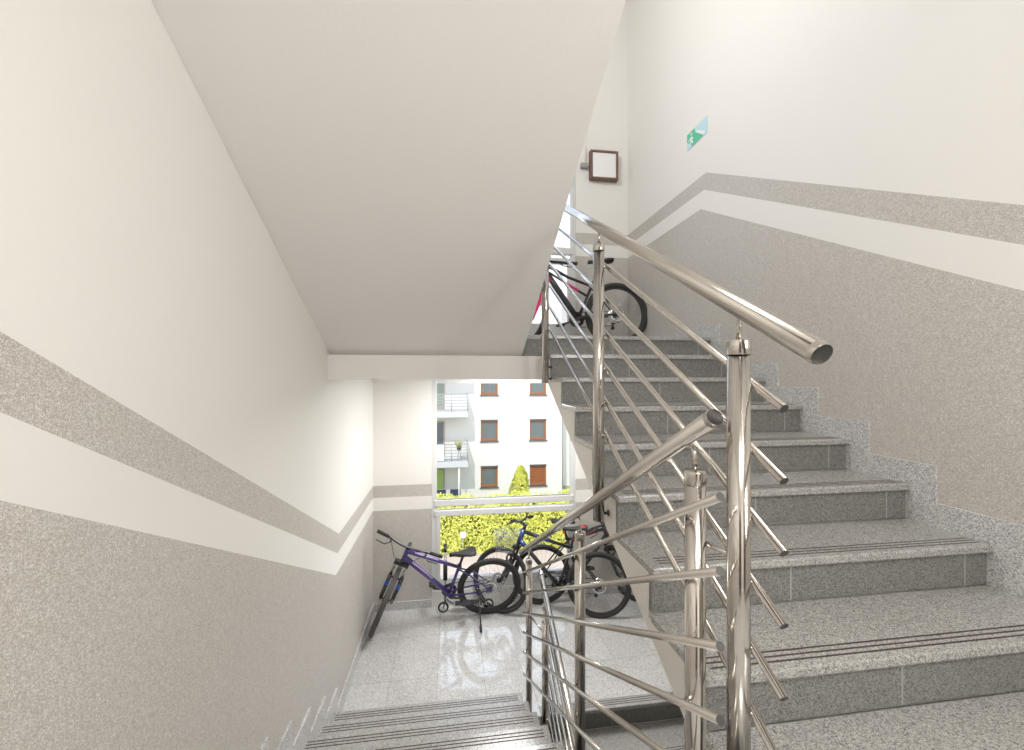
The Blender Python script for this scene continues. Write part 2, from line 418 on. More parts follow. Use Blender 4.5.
# ------------------------------------------------------------------ stair flights
def flight(label, x0, x1, ynose, z_first, n, d, thick, steps=True, ssl=SL):
    """n nosings from z_first up; d=+1 climbs away from the camera, -1 towards it"""
    root = thing('stair_flight', label, 'stairs', ((x0 + x1)/2, ynose, z_first - RI))
    rl = Vector(root.location)
    def P(mb): return mb.xform(Matrix.Translation(-rl))
    # concrete body: saw-tooth above, sloping soffit below
    poly = []
    for k in range(n):
        y = ynose + d*(k*T + 0.022 + 0.02); zt = z_first + k*RI - 0.03
        poly += [(y, zt - RI + (0.0 if k else 0.03)), (y, zt)]
    yend = ynose + d*(n*T - T + (0.06 if steps else 0.0))
    poly.append((yend, z_first + (n-1)*RI - 0.03))
    poly.append((yend, z_first + (n-1)*RI + (yend*d - (ynose*d + (n-1)*T))*ssl - thick - (n-1)*T*(SL - ssl)))
    poly.append((ynose + d*0.0, z_first - thick))
    if thick < RI + 0.03: pass
    mb = MB(); mb.prism(poly, x0 + 0.001, x1 - 0.001, 0)
    body = P(mb).build('concrete_body', M['side'] if steps else M['soffit'], root, recalc=True)
    for k in range(n):
        y = ynose + d*k*T; z = z_first + k*RI
        y2 = y + d*(T + 0.02) if k < n-1 else y + (0.10 if d > 0 else -0.034)
        mb = MB(); mb.box((x0 + (0.001 if x0 < 0 else -0.004), y, z - 0.03), (x1 - 0.001 + (0.005 if x0 < 0 else 0), y2, z))
        tr_ = P(mb).build('tread', M['granite'], root, bevel=0.006)
        for q in range(3):
            mb = MB(); yy = y + d*(0.034 + q*0.021)
            mb.box((x0 + 0.035, yy - 0.0030, z - 0.001), (x1 - 0.03, yy + 0.0030, z + 0.0006))
            P(mb).build('grip_strip', M['groove'], tr_)
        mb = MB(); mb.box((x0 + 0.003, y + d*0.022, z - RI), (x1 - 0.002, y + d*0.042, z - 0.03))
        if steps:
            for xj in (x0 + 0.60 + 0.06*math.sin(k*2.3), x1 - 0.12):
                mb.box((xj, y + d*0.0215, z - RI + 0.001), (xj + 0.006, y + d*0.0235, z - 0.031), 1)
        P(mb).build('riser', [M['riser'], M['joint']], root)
    return root
flight('grey granite stair flight climbing on the right to the upper landing', XS_R, XR, Y0 - 2*T, Z0 - 2*RI, 9, 1, 0.26)
flight('granite stair flight descending on the left beside the beige wall', XL, XS_L, YN, ZLOW + RI, 9, -1, 0.30)
flight('granite stair flight below the lower landing, seen through the right railing', XS_R, XR, Y0 - 2*T, Z0 - 2*RI - H, 9, 1, 0.26)
flight('stair flight overhead, its smooth pale sloping underside above the left wall', XL, XS_L, YN, ZUP + RI, 9, -1, 0.355, steps=False, ssl=0.518)

# stepped granite skirting
def skirt(name, x0, x1, ynose, z_first, n, d, label, land=None):
    mb = MB()
    for k in range(n):
        ya = ynose + d*(k*T - 0.10); yb = ynose + d*((k+1)*T - 0.10); z = z_first + k*RI
        if k == n - 1: yb = land
        mb.box((x0, ya, z - RI - 0.04), (x1, yb, z + 0.104))
    return mb
mb = skirt('', XR - 0.014, XR - 0.0005, Y0 - 2*T, Z0 - 2*RI, 9, 1, '', YB)
mb2 = skirt('', XR - 0.014, XR - 0.0005, Y0 - 2*T, Z0 - 2*RI - H, 9, 1, '', YB)
struct(mb.build('baseboard_right', M['skirting']), 'stepped granite skirting along the right wall of the upper flight', 'baseboard')
struct(mb2.build('baseboard_right', M['skirting']), 'granite skirting of the lower flight and landing', 'baseboard')
mb = skirt('', XL + 0.0005, XL + 0.014, YN, ZLOW + RI, 9, -1, '', YF)
mb.box((XL + 0.0005, YN + 0.1, ZLOW), (XL + 0.014, YB, ZLOW + 0.104))
struct(mb.build('baseboard_left', M['skirting']), 'stepped granite skirting along the left wall', 'baseboard')
mb = MB()
for z in (ZLOW, ZUP):
    for x0, x1 in ((XL + 0.014, WX0), (WX1, XR - 0.014)): mb.box((x0, YB - 0.014, z), (x1, YB - 0.0005, z + 0.09))
struct(mb.build('baseboard_back', M['skirting']), 'granite skirting along the window wall', 'baseboard')

# ------------------------------------------------------------------ windows
def window(name, off, label):
    root = bpy.data.objects.new(name, None); C.objects.link(root); root.location = ((WX0 + WX1)/2, YB + 0.07, WZ[0] + off)
    struct(root, label, 'window')
    def P(mb): return mb.xform(Matrix.Translation(-Vector(root.location)))
    za, zb = WZ[0] + off, WTOP[1 if off else 0]
    ya, yb = YB + 0.01, YB + 0.085
    mb = MB()
    mb.box((WX0, ya, za), (WX0 + 0.055, yb, zb)); mb.box((WX1 - 0.055, ya, za), (WX1, yb, zb))
    mb.box((WX0 + 0.055, ya, zb - 0.05), (WX1 - 0.055, yb, zb)); mb.box((WX0 + 0.055, ya, za), (WX1 - 0.055, yb, za + 0.13))
    P(mb).build('outer_frame', M['alu'], root, bevel=0.004)
    t1, t0 = -1.404 + EYE + off, -1.477 + EYE + off
    mb = MB(); mb.box((WX0 + 0.03, ya - 0.012, t0), (WX1 - 0.03, yb - 0.012, t1))
    P(mb).build('upper_transom', M['alu'], root, bevel=0.006)
    u1, u0 = -1.523 + EYE + off, -1.588 + EYE + off
    mb = MB(); mb.box((WX0 + 0.03, ya - 0.014, u0), (WX1 - 0.03, yb - 0.014, u1))
    P(mb).build('lower_transom', M['alu'], root, bevel=0.006)
    # sash of the lower pane
    mb = MB(); xa, xb = WX0 + 0.05, WX1 - 0.05
    mb.box((xa, ya - 0.008, za + 0.12), (xa + 0.045, yb - 0.02, u0)); mb.box((xb - 0.045, ya - 0.008, za + 0.12), (xb, yb - 0.02, u0))
    P(mb).build('lower_sash', M['alu'], root, bevel=0.004)
    for z0, z1 in ((za + 0.12, u0 + 0.01), (t1 - 0.01, zb - 0.04), (u1 - 0.005, t0 + 0.005)):
        mb = MB(); mb.box((WX0 + 0.04, YB + 0.045, z0), (WX1 - 0.04, YB + 0.051, z1))
        P(mb).build('pane', M['glass'], root)
    mb = MB(); mb.box((WX0 + 0.06, ya + 0.004, t1 + 0.0005), (WX1 - 0.06, ya + 0.012, t1 + 0.006)); P(mb).build('gasket', M['gasket'], root)
    return root
window('window_1', 0, 'white framed landing window behind the lower bicycles')
window('window_2', H, 'white framed window of the upper landing behind the pink and black bicycle')

# ------------------------------------------------------------------ railings
PR, HR, BR = 0.0245, 0.0212, 0.0095
BH = (0.918, 0.769, 0.62, 0.47, 0.321, 0.172)
def railing(label, xp, xb, xside, line, posts, bars, hand, RAIL=1.092, BH=BH, toff=1.018):
    """line(y): nosing line; posts: list of y; bars/hand: (y0, y1)"""
    root = thing('stair_railing', label, 'railing', (xp, posts[0], line(posts[0])))
    rl = Vector(root.location)
    def P(mb): return mb.xform(Matrix.Translation(-rl))
    for y in posts:
        z = line(y); top = z + toff; zb = z - 0.197
        mb = MB(); mb.rod((xp, y, zb), (xp, y, top - 0.03), PR, seg=24)
        po = P(mb).build('post', M['steel'], root)
        mb = MB(); mb.lathe([(PR*1.02, -0.034), (PR*1.045, -0.033), (PR*1.045, -0.004), (PR*0.98, 0), (0.0, 0.001)], (xp, y, top), (0, 0, 1), 24)
        P(mb).build('post_cap', M['steel'], po)
        mb = MB()
        s_ = -1 if line(y + 0.1) > z else 1      # the bracket bends downhill
        zr = z + RAIL - HR*0.9 - 0.03*SL
        mb.tube([(xp, y, top - 0.002), (xp, y, top + 0.032), (xp, y + s_*0.004, top + 0.045), (xp, y + s_*0.026, zr + 0.006)], 0.0058, 10)
        P(mb).build('rail_bracket', M['steel'], po)
        sg = 1 if xside > xp else -1
        for dz in (0.03, 0.11):
            mb = MB()
            mb.tube([(xp + sg*PR*0.7, y, zb + dz), (xside - sg*0.004, y, zb + dz), (xside - sg*0.004, y, zb + dz), (xside, y, zb + dz)], [0.0065, 0.0065, 0.014, 0.014], 12)
            P(mb).build('wall_bolt', M['steel_dark'], po)
        for h in BH:
            mb = MB(); mb.rod((xp + (xb - xp)*0.3, y, z + h), (xb, y, z + h), 0.0065, seg=8)
            P(mb).build('bar_holder', M['steel'], po)
    for h in BH:
        a, b = bars
        mb = MB(); mb.rod((xb, a, line(a) + h), (xb, b, line(b) + h), BR, seg=14, capmi=1)
        P(mb).build('bar', [M['steel'], M['steel_dark']], root)
    a, b = hand
    mb = MB(); mb.rod((xp, a, line(a) + RAIL), (xp, b, line(b) + RAIL), HR, seg=32)
    hr = P(mb).build('handrail', M['steel'], root)
    for (p_, q_) in (((xp, a, line(a) + RAIL), (xp, b, line(b) + RAIL)), ((xp, b, line(b) + RAIL), (xp, a, line(a) + RAIL))):
        ax = (Vector(p_) - Vector(q_)).normalized()
        mb = MB(); mb.lathe([(HR*1.005, -0.012), (HR*1.005, 0.0), (HR*0.93, 0.003)], p_, ax, 32, 0)
        mb.lathe([(HR*0.93, 0.003), (HR*0.9, 0.0022), (0.0, 0.0022)], p_, ax, 32, 1)
        P(mb).build('end_cap', [M['steel'], M['steel_dark']], hr)
    return root
railing('steel railing with six bars climbing beside the right flight', 0.64, 0.677, XS_R, lambda y: nose_right(y) - 0.004 + (y - 1.79)*0.008, [0.865, 1.775, 2.84], (0.776, 3.02), (0.652, 3.05))
rd = railing('steel railing descending beside the left flight towards the bicycles', 0.588, 0.548, XS_L, lambda y: -2.431 + EYE + (3.18 - y)*0.5277, [0.951, 1.88, 3.174], (0.796, 3.19), (0.876, 3.56), 1.122, (0.925, 0.772, 0.617, 0.465, 0.315, 0.148), 1.026)
mb = MB(); mb.rod((0.60, 0.946, -0.40 + EYE), (0.628, 0.87, -0.405 + EYE), 0.006); mb.xform(Matrix.Translation(-Vector(rd.location))); mb.build('connecting_rod', M['steel'], rd)
mb = MB(); mb.rod((0.60, 3.165, -1.84 + EYE), (0.655, 2.96, -1.84 + EYE), 0.006); mb.xform(Matrix.Translation(-Vector(rd.location))); mb.build('connecting_rod', M['steel'], rd)
def nose_low(y): return nose_right(y) - H + 0.06
railing('steel railing of the flight below, dropping away through the stair well', 0.665, 0.70, XS_R, nose_low, [0.95, 1.95, 2.95], (0.7, 3.10), (0.65, 3.09))

# ------------------------------------------------------------------ wall lamp, added fill panels, sign
def square_lamp(label, c, normal_y, on, group=None):
    t = thing('wall_lamp', label, 'lamp', c, group)
    s_ = normal_y
    mb = MB(); w = 0.172; dpt = 0.07
    for a, b in (((-w, -w), (-w + 0.028, w)), ((w - 0.028, -w), (w, w)), ((-w + 0.028, w - 0.028), (w - 0.028, w)), ((-w + 0.028, -w), (w - 0.028, -w + 0.028))):
        mb.box((a[0], 0, a[1]), (b[0], s_*dpt, b[1]))
    mb.build('lamp_frame', M['lamp_brown'], t, bevel=0.006)
    mb = MB(); mb.box((-w + 0.027, 0, -w + 0.027), (w - 0.027, s_*(dpt - 0.012), w - 0.027))
    mb.build('diffuser_panel', M['lamp_on'] if on else M['lamp_off'], t)
    return t
square_lamp('square wall lamp with brown frame and white panel above the upper landing', (1.79, YB - 0.001, 2.50 + EYE), -1, False)
def fill_panel_ceiling(label, c, size):  # unseen panel added as housing for a fill light
    t = thing('ceiling_lamp', label, 'lamp', c)
    mb = MB(); mb.box((-size/2, -size/2, 0.03), (size/2, size/2, 0.055)); mb.build('lamp_plate', M['alu'], t)
    mb = MB(); mb.box((-size/2 + 0.02, -size/2 + 0.02, 0.008), (size/2 - 0.02, size/2 - 0.02, 0.03)); mb.build('diffuser_panel', M['lamp_on'], t)
    return t
fill_panel_ceiling('ceiling lamp over the storey landing behind the viewer', (0.55, -0.60, 2.62), 0.95)
t = thing('wall_light', 'light panel high on the left wall over the upper flight', 'lamp', (XL + 0.001, 2.20, 4.35))  # added out of view to light the right wall
mb = MB(); mb.box((0, -0.48, -0.48), (0.09, 0.48, 0.48)); mb.build('lamp_plate', M['alu'], t)
mb = MB(); mb.box((0.09, -0.46, -0.46), (0.115, 0.46, 0.46)); mb.build('diffuser_panel', M['lamp_on'], t)
fill_panel_ceiling('ceiling lamp under the upper landing slab over the bicycles', (0.62, 4.05, 1.232), 0.75)
t = thing('wall_light', 'light panel on the right wall behind the viewer', 'lamp', (XR - 0.001, -0.70, 1.55))  # added out of view to light the left wall evenly
mb = MB(); mb.box((-0.09, -0.42, -0.42), (0, 0.42, 0.42)); mb.build('lamp_plate', M['alu'], t)
mb = MB(); mb.box((-0.11, -0.40, -0.40), (-0.09, 0.40, 0.40)); mb.build('diffuser_panel', M['lamp_on'], t)

# grey box with its cable beside the wall lamp
t = thing('sensor_box', 'small grey box with thin cable beside the brown wall lamp', 'sensor', (1.555, YB - 0.001, 2.49 + EYE))
mb = MB(); mb.box((-0.045, -0.05, -0.025), (0.045, 0, 0.03)); mb.build('housing', M['grey_paint'], t, bevel=0.006)
mb = MB(); mb.tube([(0.02, -0.012, 0.03), (0.022, -0.012, 0.25), (0.02, -0.012, 0.9)], 0.005, 6); mb.build('cable', M['white_plastic'], t)

# escape-route sign on the right wall: y runs 3.53 (left end) to 3.23 (right end)
t = thing('exit_sign', 'green and pale blue escape route sign high on the right wall', 'sign', (XR - 0.001, 3.38, 2.10 + EYE))
SW, SH = 0.30, 0.142
def S2(s_, v_): return (0.5 - s_)*SW, (v_ - 0.5)*SH
mb = MB(); mb.box((-0.004, -SW/2, -SH/2), (0, SW/2, SH/2)); mb.build('sign_board', M['sign_pale'], t)
mb = MB(); mb.prism([S2(*q) for q in ((0.01, 0.55), (0.01, 0.99), (0.40, 0.99), (0.46, 0.66), (0.82, 0.14), (0.80, 0.03), (0.30, 0.03), (0.14, 0.30))], -0.0052, -0.004, 0)
mb.build('green_field', M['sign_green'], t, recalc=True)
mb = MB()
for po in ([(0.44, 0.70), (0.54, 0.70), (0.90, 0.22), (0.90, 0.10), (0.82, 0.10)],                       # stair edge
           [(0.17, 0.62), (0.27, 0.66), (0.29, 0.42), (0.21, 0.38)],                                       # trunk of the walking figure
           [(0.21, 0.40), (0.29, 0.42), (0.34, 0.20), (0.29, 0.17)], [(0.20, 0.42), (0.25, 0.40), (0.17, 0.17), (0.11, 0.20)],
           [(0.26, 0.64), (0.35, 0.46), (0.32, 0.42), (0.24, 0.58)], [(0.18, 0.62), (0.20, 0.56), (0.11, 0.44), (0.08, 0.49)]):
    mb.prism([S2(*q) for q in po], -0.0060, -0.0052, 0)
hc = S2(0.245, 0.80)
mb.lathe([(0.0125, 0), (0.0125, 0.0008), (0, 0.0008)], (-0.0052, hc[0], hc[1]), (-1, 0, 0), 14)
mb.build('walking_figure', M['sign_white'], t, recalc=True)

# ------------------------------------------------------------------ bicycles
def wheel_parts(root, name, hub, axis_m, Rw, tw, tyre, disc, cassette, spokes=28, cas=1.0):
    """axis_m: matrix that places the upright wheel (axis along y) at its hub"""
    ax = (0, 1, 0)
    mb = MB(); mb.ring((0, 0, 0), ax, Rw - tw, tw, 64, 12, 0, 0.95)
    # tread blocks
    for i in range(60):
        a = 2*math.pi*i/60
        for sgn in (-1, 0, 1):
            aa = a + (0.05 if sgn == 0 else 0)
            m4 = Matrix.Rotation(aa, 4, 'Y') @ Matrix.Translation((0, sgn*tw*0.62, Rw - tw*(0.04 if sgn == 0 else 0.28)))
            mb.obox(m4, (0.014, tw*0.4, 0.006))
    w = mb.xform(axis_m).build(name, tyre, root)
    mb = MB(); mb.ring((0, 0, 0), ax, Rw - 2*tw - 0.006, 0.011, 56, 8, 0, 1.15); mb.xform(axis_m).build('rim', M['rimmat'], w)
    mb = MB()
    for i in range(spokes):
        a = 2*math.pi*i/spokes; b = a + (0.5 if i % 4 < 2 else -0.5)
        sg = 1 if i % 2 else -1
        mb.tube([(0.02*math.sin(b), sg*0.028, 0.02*math.cos(b)), ((Rw - 2*tw - 0.01)*math.sin(a), 0, (Rw - 2*tw - 0.01)*math.cos(a))], 0.0012, 4, cap=False)
    mb.xform(axis_m).build('spoke_set', M['chrome'], w)
    mb = MB(); mb.lathe([(0.008, -0.065), (0.008, -0.035), (0.026, -0.034), (0.026, -0.028), (0.014, -0.024), (0.014, 0.024), (0.026, 0.028), (0.026, 0.034), (0.008, 0.035), (0.008, 0.065)], (0, 0, 0), ax, 16)
    mb.xform(axis_m).build('hub', M['dark_metal'], w)
    if disc:
        mb = MB(); mb.lathe([(0.060, 0.040), (0.082, 0.040), (0.082, 0.043), (0.060, 0.043), (0.060, 0.040)], (0, 0, 0), ax, 28)
        for i in range(5):
            a = 2*math.pi*i/5; mb.rod((0.02*math.sin(a), 0.0415, 0.02*math.cos(a)), (0.062*math.sin(a + 0.4), 0.0415, 0.062*math.cos(a + 0.4)), 0.004, seg=6)
        mb.xform(axis_m).build('brake_disc', M['chrome'], w)
    if cassette:
        mb = MB()
        for i in range(7):
            r_ = (0.055 - i*0.005)*cas; y_ = -0.036 - i*0.0042
            mb.lathe([(r_*0.5, y_), (r_, y_), (r_, y_ - 0.002), (r_*0.5, y_ - 0.002)], (0, 0, 0), ax, 22)
        mb.xform(axis_m).build('cassette', M['chrome'], w)
    return w
M['rimmat'] = simple('rim_black', (0.045, 0.045, 0.047), 0.4, 0.3)

def bicycle(label, rear, heading, lean, steer, z, P, name='bicycle'):
    """rear: (x, y) of the rear wheel's contact; local x forward, y left, z up; rear hub over the origin"""
    Rw, tw, wb = P['R'], P['tw'], P['wb']
    hub_r = Vector((0, 0, Rw)); hub_f = Vector((wb, 0, Rw))
    al = R(P.get('head', 69)); u = Vector((-math.cos(al), 0, math.sin(al))); n = Vector((math.sin(al), 0, math.cos(al)))
    ax0 = hub_f - n*0.045
    ac = P.get('ac', 0.47); ht = P.get('ht', 0.13)
    hl = ax0 + u*ac; hu = hl + u*ht
    bb = Vector((P.get('cs', 0.43), 0, P.get('bbz', 0.30)))
    sa = R(P.get('sa', 73)); sdir = Vector((-math.cos(sa), 0, math.sin(sa)))
    st = bb + sdir*P['seat_tube']; sad = bb + sdir*P['saddle']
    SM = Matrix.Translation(ax0) @ Matrix.Rotation(steer, 4, u) @ Matrix.Translation(-ax0)
    # find lean/pitch so that both tyres touch
    def world(pitch, dz): return Matrix.Translation((rear[0], rear[1], z + dz)) @ Matrix.Rotation(heading, 4, 'Z') @ Matrix.Rotation(lean, 4, 'X') @ Matrix.Rotation(pitch, 4, 'Y')
    def low(mat, hub, steered):
        mm = mat @ (SM if steered else Matrix.Identity(4))
        return min((mm @ (hub + Vector((math.cos(a), 0, math.sin(a)))*(Rw - tw))).z for a in [i*math.pi/90 for i in range(180)]) - tw
    pitch = 0.0; dz = 0.0
    for _ in range(12):
        e = low(world(pitch, dz), hub_f, True) - z; g = low(world(pitch, dz), hub_r, False) - z
        pitch += (e - g)/wb; dz -= g
    g = low(world(pitch, dz), hub_r, False) - z; dz -= g
    root = thing(name, label, 'bicycle'); root.matrix_world = world(pitch, dz)
    fm, fm2 = P['frame'], P.get('accent', P['frame'])
    # frame
    td, tt = P.get('td', 0.021), P.get('tt', 0.017)
    mb = MB()
    mb.rod(hl - u*0.005, hu + u*0.005, 0.024, seg=18)
    mb.tube([hl + u*0.03, (hl + u*0.03)*0.5 + bb*0.5 + Vector((0.0, 0, P.get('dbend', 0.0))), bb], [td*1.05, td, td*0.95], 16)
    tj = bb + sdir*(P['seat_tube'] - 0.03)
    mb.tube([hu - u*0.02, (hu - u*0.02)*0.55 + tj*0.45 + Vector((0, 0, P.get('tbend', 0.0))), tj], [tt*1.1, tt, tt*0.85], 14)
    mb.rod(bb, st, 0.0165, seg=14)
    mb.rod(bb + Vector((0, -0.037, 0)), bb + Vector((0, 0.037, 0)), 0.022, seg=18)
    for s_ in (-1, 1):
        mb.tube([tj + Vector((0, s_*0.012, -0.02)), tj*0.62 + hub_r*0.38 + Vector((0, s_*0.044, 0.012)), hub_r + Vector((0, s_*0.066, 0.01))], [0.009, 0.0085, 0.0075], 10)
        mb.tube([bb + Vector((-0.02, s_*0.025, 0)), bb*0.72 + hub_r*0.28 + Vector((0, s_*0.048, 0)), hub_r + Vector((0, s_*0.066, 0))], [0.011, 0.010, 0.008], 10)
        mb.obox(Matrix.Translation(hub_r + Vector((0, s_*0.066, 0))), (0.04, 0.006, 0.036))
    fr_ = mb.build('frame', fm, root)
    if 'decal' in P:     # painted flash along the tubes
        for a, b, ra in ((hl + u*0.03, bb, td), (hu - u*0.02, tj, tt)):
            mb = MB(); c0 = a*0.86 + b*0.14; c1 = a*0.42 + b*0.58
            off_ = Vector((0, 0, 1)) - (b - a).normalized()*((b - a).normalized().z); off_.normalize()
            for s_ in (-1, 1):
                q = Vector((0, s_*0.55, 0)) + off_*0.72
                mb.rod(c0 + q*ra, c1 + q*ra, ra*0.36, ra*0.30, seg=8)
            o = mb.build('frame_decal', P['decal'], fr_)
    if 'mid' in P:       # second tube under the top tube, partly coloured
        a = hl + u*0.045; b = bb + sdir*(P['seat_tube'] - 0.15)
        mb = MB(); mb.rod(a, b, 0.012, seg=12); md_ = mb.build('middle_tube', fm, fr_)
        mb = MB(); mb.rod(a*0.62 + b*0.38, a*0.22 + b*0.78, 0.0145, seg=12); mb.rod(tj + Vector((-0.02, 0, -0.10)), tj + Vector((-0.10, 0, -0.15)), 0.022, seg=12)
        mb.build('frame_decal', P['mid'], fr_)
    if 'headmat' in P:   # coloured head tube and the fronts of the tubes that meet it
        mb = MB(); mb.rod(hl + u*0.002, hu - u*0.002, 0.0265, seg=18); c_ = hl + u*0.03
        mb.rod(c_, c_*0.78 + bb*0.22, td*1.12, td*1.06, seg=16)
        mb.build('head_tube', P['headmat'], fr_)
    if 'swing' in P:     # coloured tube pieces
        mb = MB(); a = hu - u*0.02; 
        mb.rod(a*0.75 + tj*0.25 + Vector((0, 0, P.get('tbend', 0)*0.6)), a*0.45 + tj*0.55 + Vector((0, 0, P.get('tbend', 0))), tt*1.16, seg=14)
        mb.build('frame_decal', P['swing'], fr_)
    # fork
    mb = MB(); mb2 = MB()
    cr = hl - u*0.012
    mb.rod(hl, cr - u*0.02, 0.020, seg=14)
    mb.obox(Matrix.Translation(cr - u*0.035) @ Matrix.Rotation(math.pi/2 - al, 4, 'Y').inverted(), (0.045, 0.155, 0.04))
    for s_ in (-1, 1):
        top = cr - u*0.03 + Vector((0, s_*0.062, 0)) ; bot = hub_f + Vector((0, s_*0.062, 0))
        dirn = -u; L_ = ac - 0.04
        mid = top + dirn*(L_*0.38)
        foot = top + dirn*(L_ - 0.005)
        if P.get('sus', True):
            mb2.rod(top, mid, 0.0145, seg=12)
            mb.tube([mid - dirn*0.005, foot + n*0.02, bot + n*0.0 - u*0.012], [0.0205, 0.0185, 0.014], 12)
        else:
            mb.tube([top, mid, (foot + bot)*0.5, bot], [0.014, 0.0125, 0.010, 0.008], 12)
        mb.obox(Matrix.Translation(bot), (0.03, 0.012, 0.035))
    if P.get('sus', True):
        c_ = cr - u*(0.03 + (ac - 0.04)*0.40) + n*0.035
        mb.tube([c_ + Vector((0, -0.062, -0.03)), c_ + Vector((0, -0.05, 0.02)) + n*0.01, c_ + Vector((0, 0, 0.045)) + n*0.012, c_ + Vector((0, 0.05, 0.02)) + n*0.01, c_ + Vector((0, 0.062, -0.03))], 0.011, 10)
    fk = mb.xform(SM).build('fork', P.get('fork', M['black']), root)
    if mb2.v: mb2.xform(SM).build('stanchions', P.get('stan', M['dark_metal']), fk)
    if 'fork_decal' in P:
        mb = MB()
        for s_ in (-1, 1):
            c_ = cr - u*(0.03 + (ac - 0.04)*0.55) + Vector((0, s_*0.063, 0)) + n*0.008
            mb.rod(c_, c_ - u*0.05, 0.0215, seg=12)
        mb.xform(SM).build('fork_decal', P['fork_decal'], fk)
    # stem + handlebar
    top = hu + u*P.get('spacer', 0.05)
    mb = MB(); mb.rod(hu, top + u*0.02, 0.018, seg=14); sf = top + n*P.get('stem', 0.07) + Vector((0, 0, 0.012))
    mb.tube([top, sf], [0.019, 0.017], 14); mb.xform(SM).build('stem', P.get('stemmat', M['black']), root)
    W2 = P.get('bar_w', 0.33); ri = P.get('rise', 0.02); sw = P.get('sweep', 0.03)
    pts = [(sf.x - sw, -W2, sf.z + ri), (sf.x - sw*0.4, -W2*0.55, sf.z + ri), (sf.x, -W2*0.2, sf.z), (sf.x, 0, sf.z), (sf.x, W2*0.2, sf.z), (sf.x - sw*0.4, W2*0.55, sf.z + ri), (sf.x - sw, W2, sf.z + ri)]
    mb = MB(); mb.tube(pts, 0.0125, 12); hb = mb.xform(SM).build('handlebar', P.get('bar', M['black']), root)
    for s_ in (-1, 1):
        e0 = Vector((sf.x - sw, s_*(W2 + 0.004), sf.z + ri)); e1 = Vector((sf.x - sw*0.62, s_*(W2*0.64), sf.z + ri))
        mb = MB(); mb.rod(e0, e1, 0.017, 0.0165, seg=12); mb.xform(SM).build('grip', P.get('grip', M['black_matte']), hb)
        mb = MB(); q = Vector((sf.x - sw*0.45, s_*W2*0.54, sf.z + ri))
        mb.rod(q + Vector((0.0, 0, -0.005)), q + Vector((0.035, 0, -0.022)), 0.010, seg=8)
        mb.tube([q + Vector((0.03, 0, -0.02)), q + Vector((0.062, s_*0.045, -0.038)), q + Vector((0.045, s_*0.14, -0.046))], [0.007, 0.0065, 0.005], 8)
        mb.xform(SM).build('brake_lever', P.get('lever', M['dark_metal']), hb)
    # cables
    mb = MB()
    for s_, k in ((1, 0.13), (-1, 0.16)):
        a = SM @ Vector((sf.x + 0.02, s_*W2*0.50, sf.z + ri - 0.02)); b = hl + u*0.05 + Vector((0.0, -s_*0.025, 0))
        m1 = SM @ Vector((sf.x + k, s_*W2*0.22, sf.z - 0.02))
        m2 = SM @ Vector((sf.x + k*0.75, 0, sf.z - 0.13))
        mb.tube([a, a*0.3 + m1*0.7, m1*0.5 + m2*0.5, m2*0.6 + b*0.4, b], 0.0028, 6)
    mb.build('cables', M['black_matte'], root)
    # seatpost, saddle
    mb = MB(); mb.rod(st - sdir*0.03, sad, 0.0138, seg=12); mb.obox(Matrix.Translation(st - sdir*0.012), (0.042, 0.042, 0.026))
    mb.build('seatpost', P.get('post', M['black']), root)
    mb = MB()
    prof = [(-0.13, 0.052, 0.016), (-0.115, 0.072, 0.020), (-0.07, 0.076, 0.016), (-0.01, 0.052, 0.006), (0.05, 0.030, 0.0), (0.11, 0.021, -0.001), (0.145, 0.014, -0.006)]
    rings = []
    for (x_, w_, h_) in prof:
        rg = []
        for k in range(14):
            a = 2*math.pi*k/14; cy, cz = math.cos(a), math.sin(a)
            rg.append((sad.x + x_, w_*cy, sad.z + 0.025 + h_ + (0.018*cz if cz > 0 else 0.034*cz*(0.5 + 0.5*abs(cy)))))
        rings.append(rg)
    vs = [q for rg in rings for q in rg]; fs = []
    for i in range(len(rings) - 1):
        for k in range(14): fs.append((i*14 + k, i*14 + (k+1) % 14, (i+1)*14 + (k+1) % 14, (i+1)*14 + k))
    fs += [tuple(range(14))[::-1], tuple(range((len(rings)-1)*14, len(rings)*14))]
    mb.add(vs, fs, 0, True)
    sd = mb.build('saddle', P.get('saddlemat', M['black_matte']), root, recalc=True)
    mb = MB()
    for s_ in (-1, 1): mb.tube([(sad.x - 0.10, s_*0.03, sad.z + 0.018), (sad.x - 0.04, s_*0.022, sad.z + 0.0), (sad.x + 0.04, s_*0.022, sad.z + 0.0), (sad.x + 0.11, s_*0.01, sad.z + 0.016)], 0.0035, 6)
    mb.build('saddle_rails', M['dark_metal'], sd)
    if 'saddle_cover' in P:
        mb = MB(); mb.obox(Matrix.Translation((sad.x - 0.09, 0, sad.z + 0.052)), (0.06, 0.10, 0.016)); mb.build('saddle_patch', P['saddle_cover'], sd, bevel=0.006)
    # drivetrain on the right (-y)
    mb = MB(); cy = -0.048
    mb.lathe([(0.055, cy), (0.082, cy), (0.082, cy - 0.004), (0.055, cy - 0.004), (0.055, cy)], bb, (0, 1, 0), 30)
    mb.lathe([(0.045, cy + 0.009), (0.064, cy + 0.009), (0.064, cy + 0.006), (0.045, cy + 0.006)], bb, (0, 1, 0), 26)
    ca = P.get('crank', 0.4)
    for i in range(4):
        a = ca + i*math.pi/2 + 0.5; mb.rod(bb + Vector((0, cy, 0)), bb + Vector((math.cos(a)*0.07, cy, math.sin(a)*0.07)), 0.008, seg=6)
    ck = mb.build('crankset', M['dark_metal'], root)
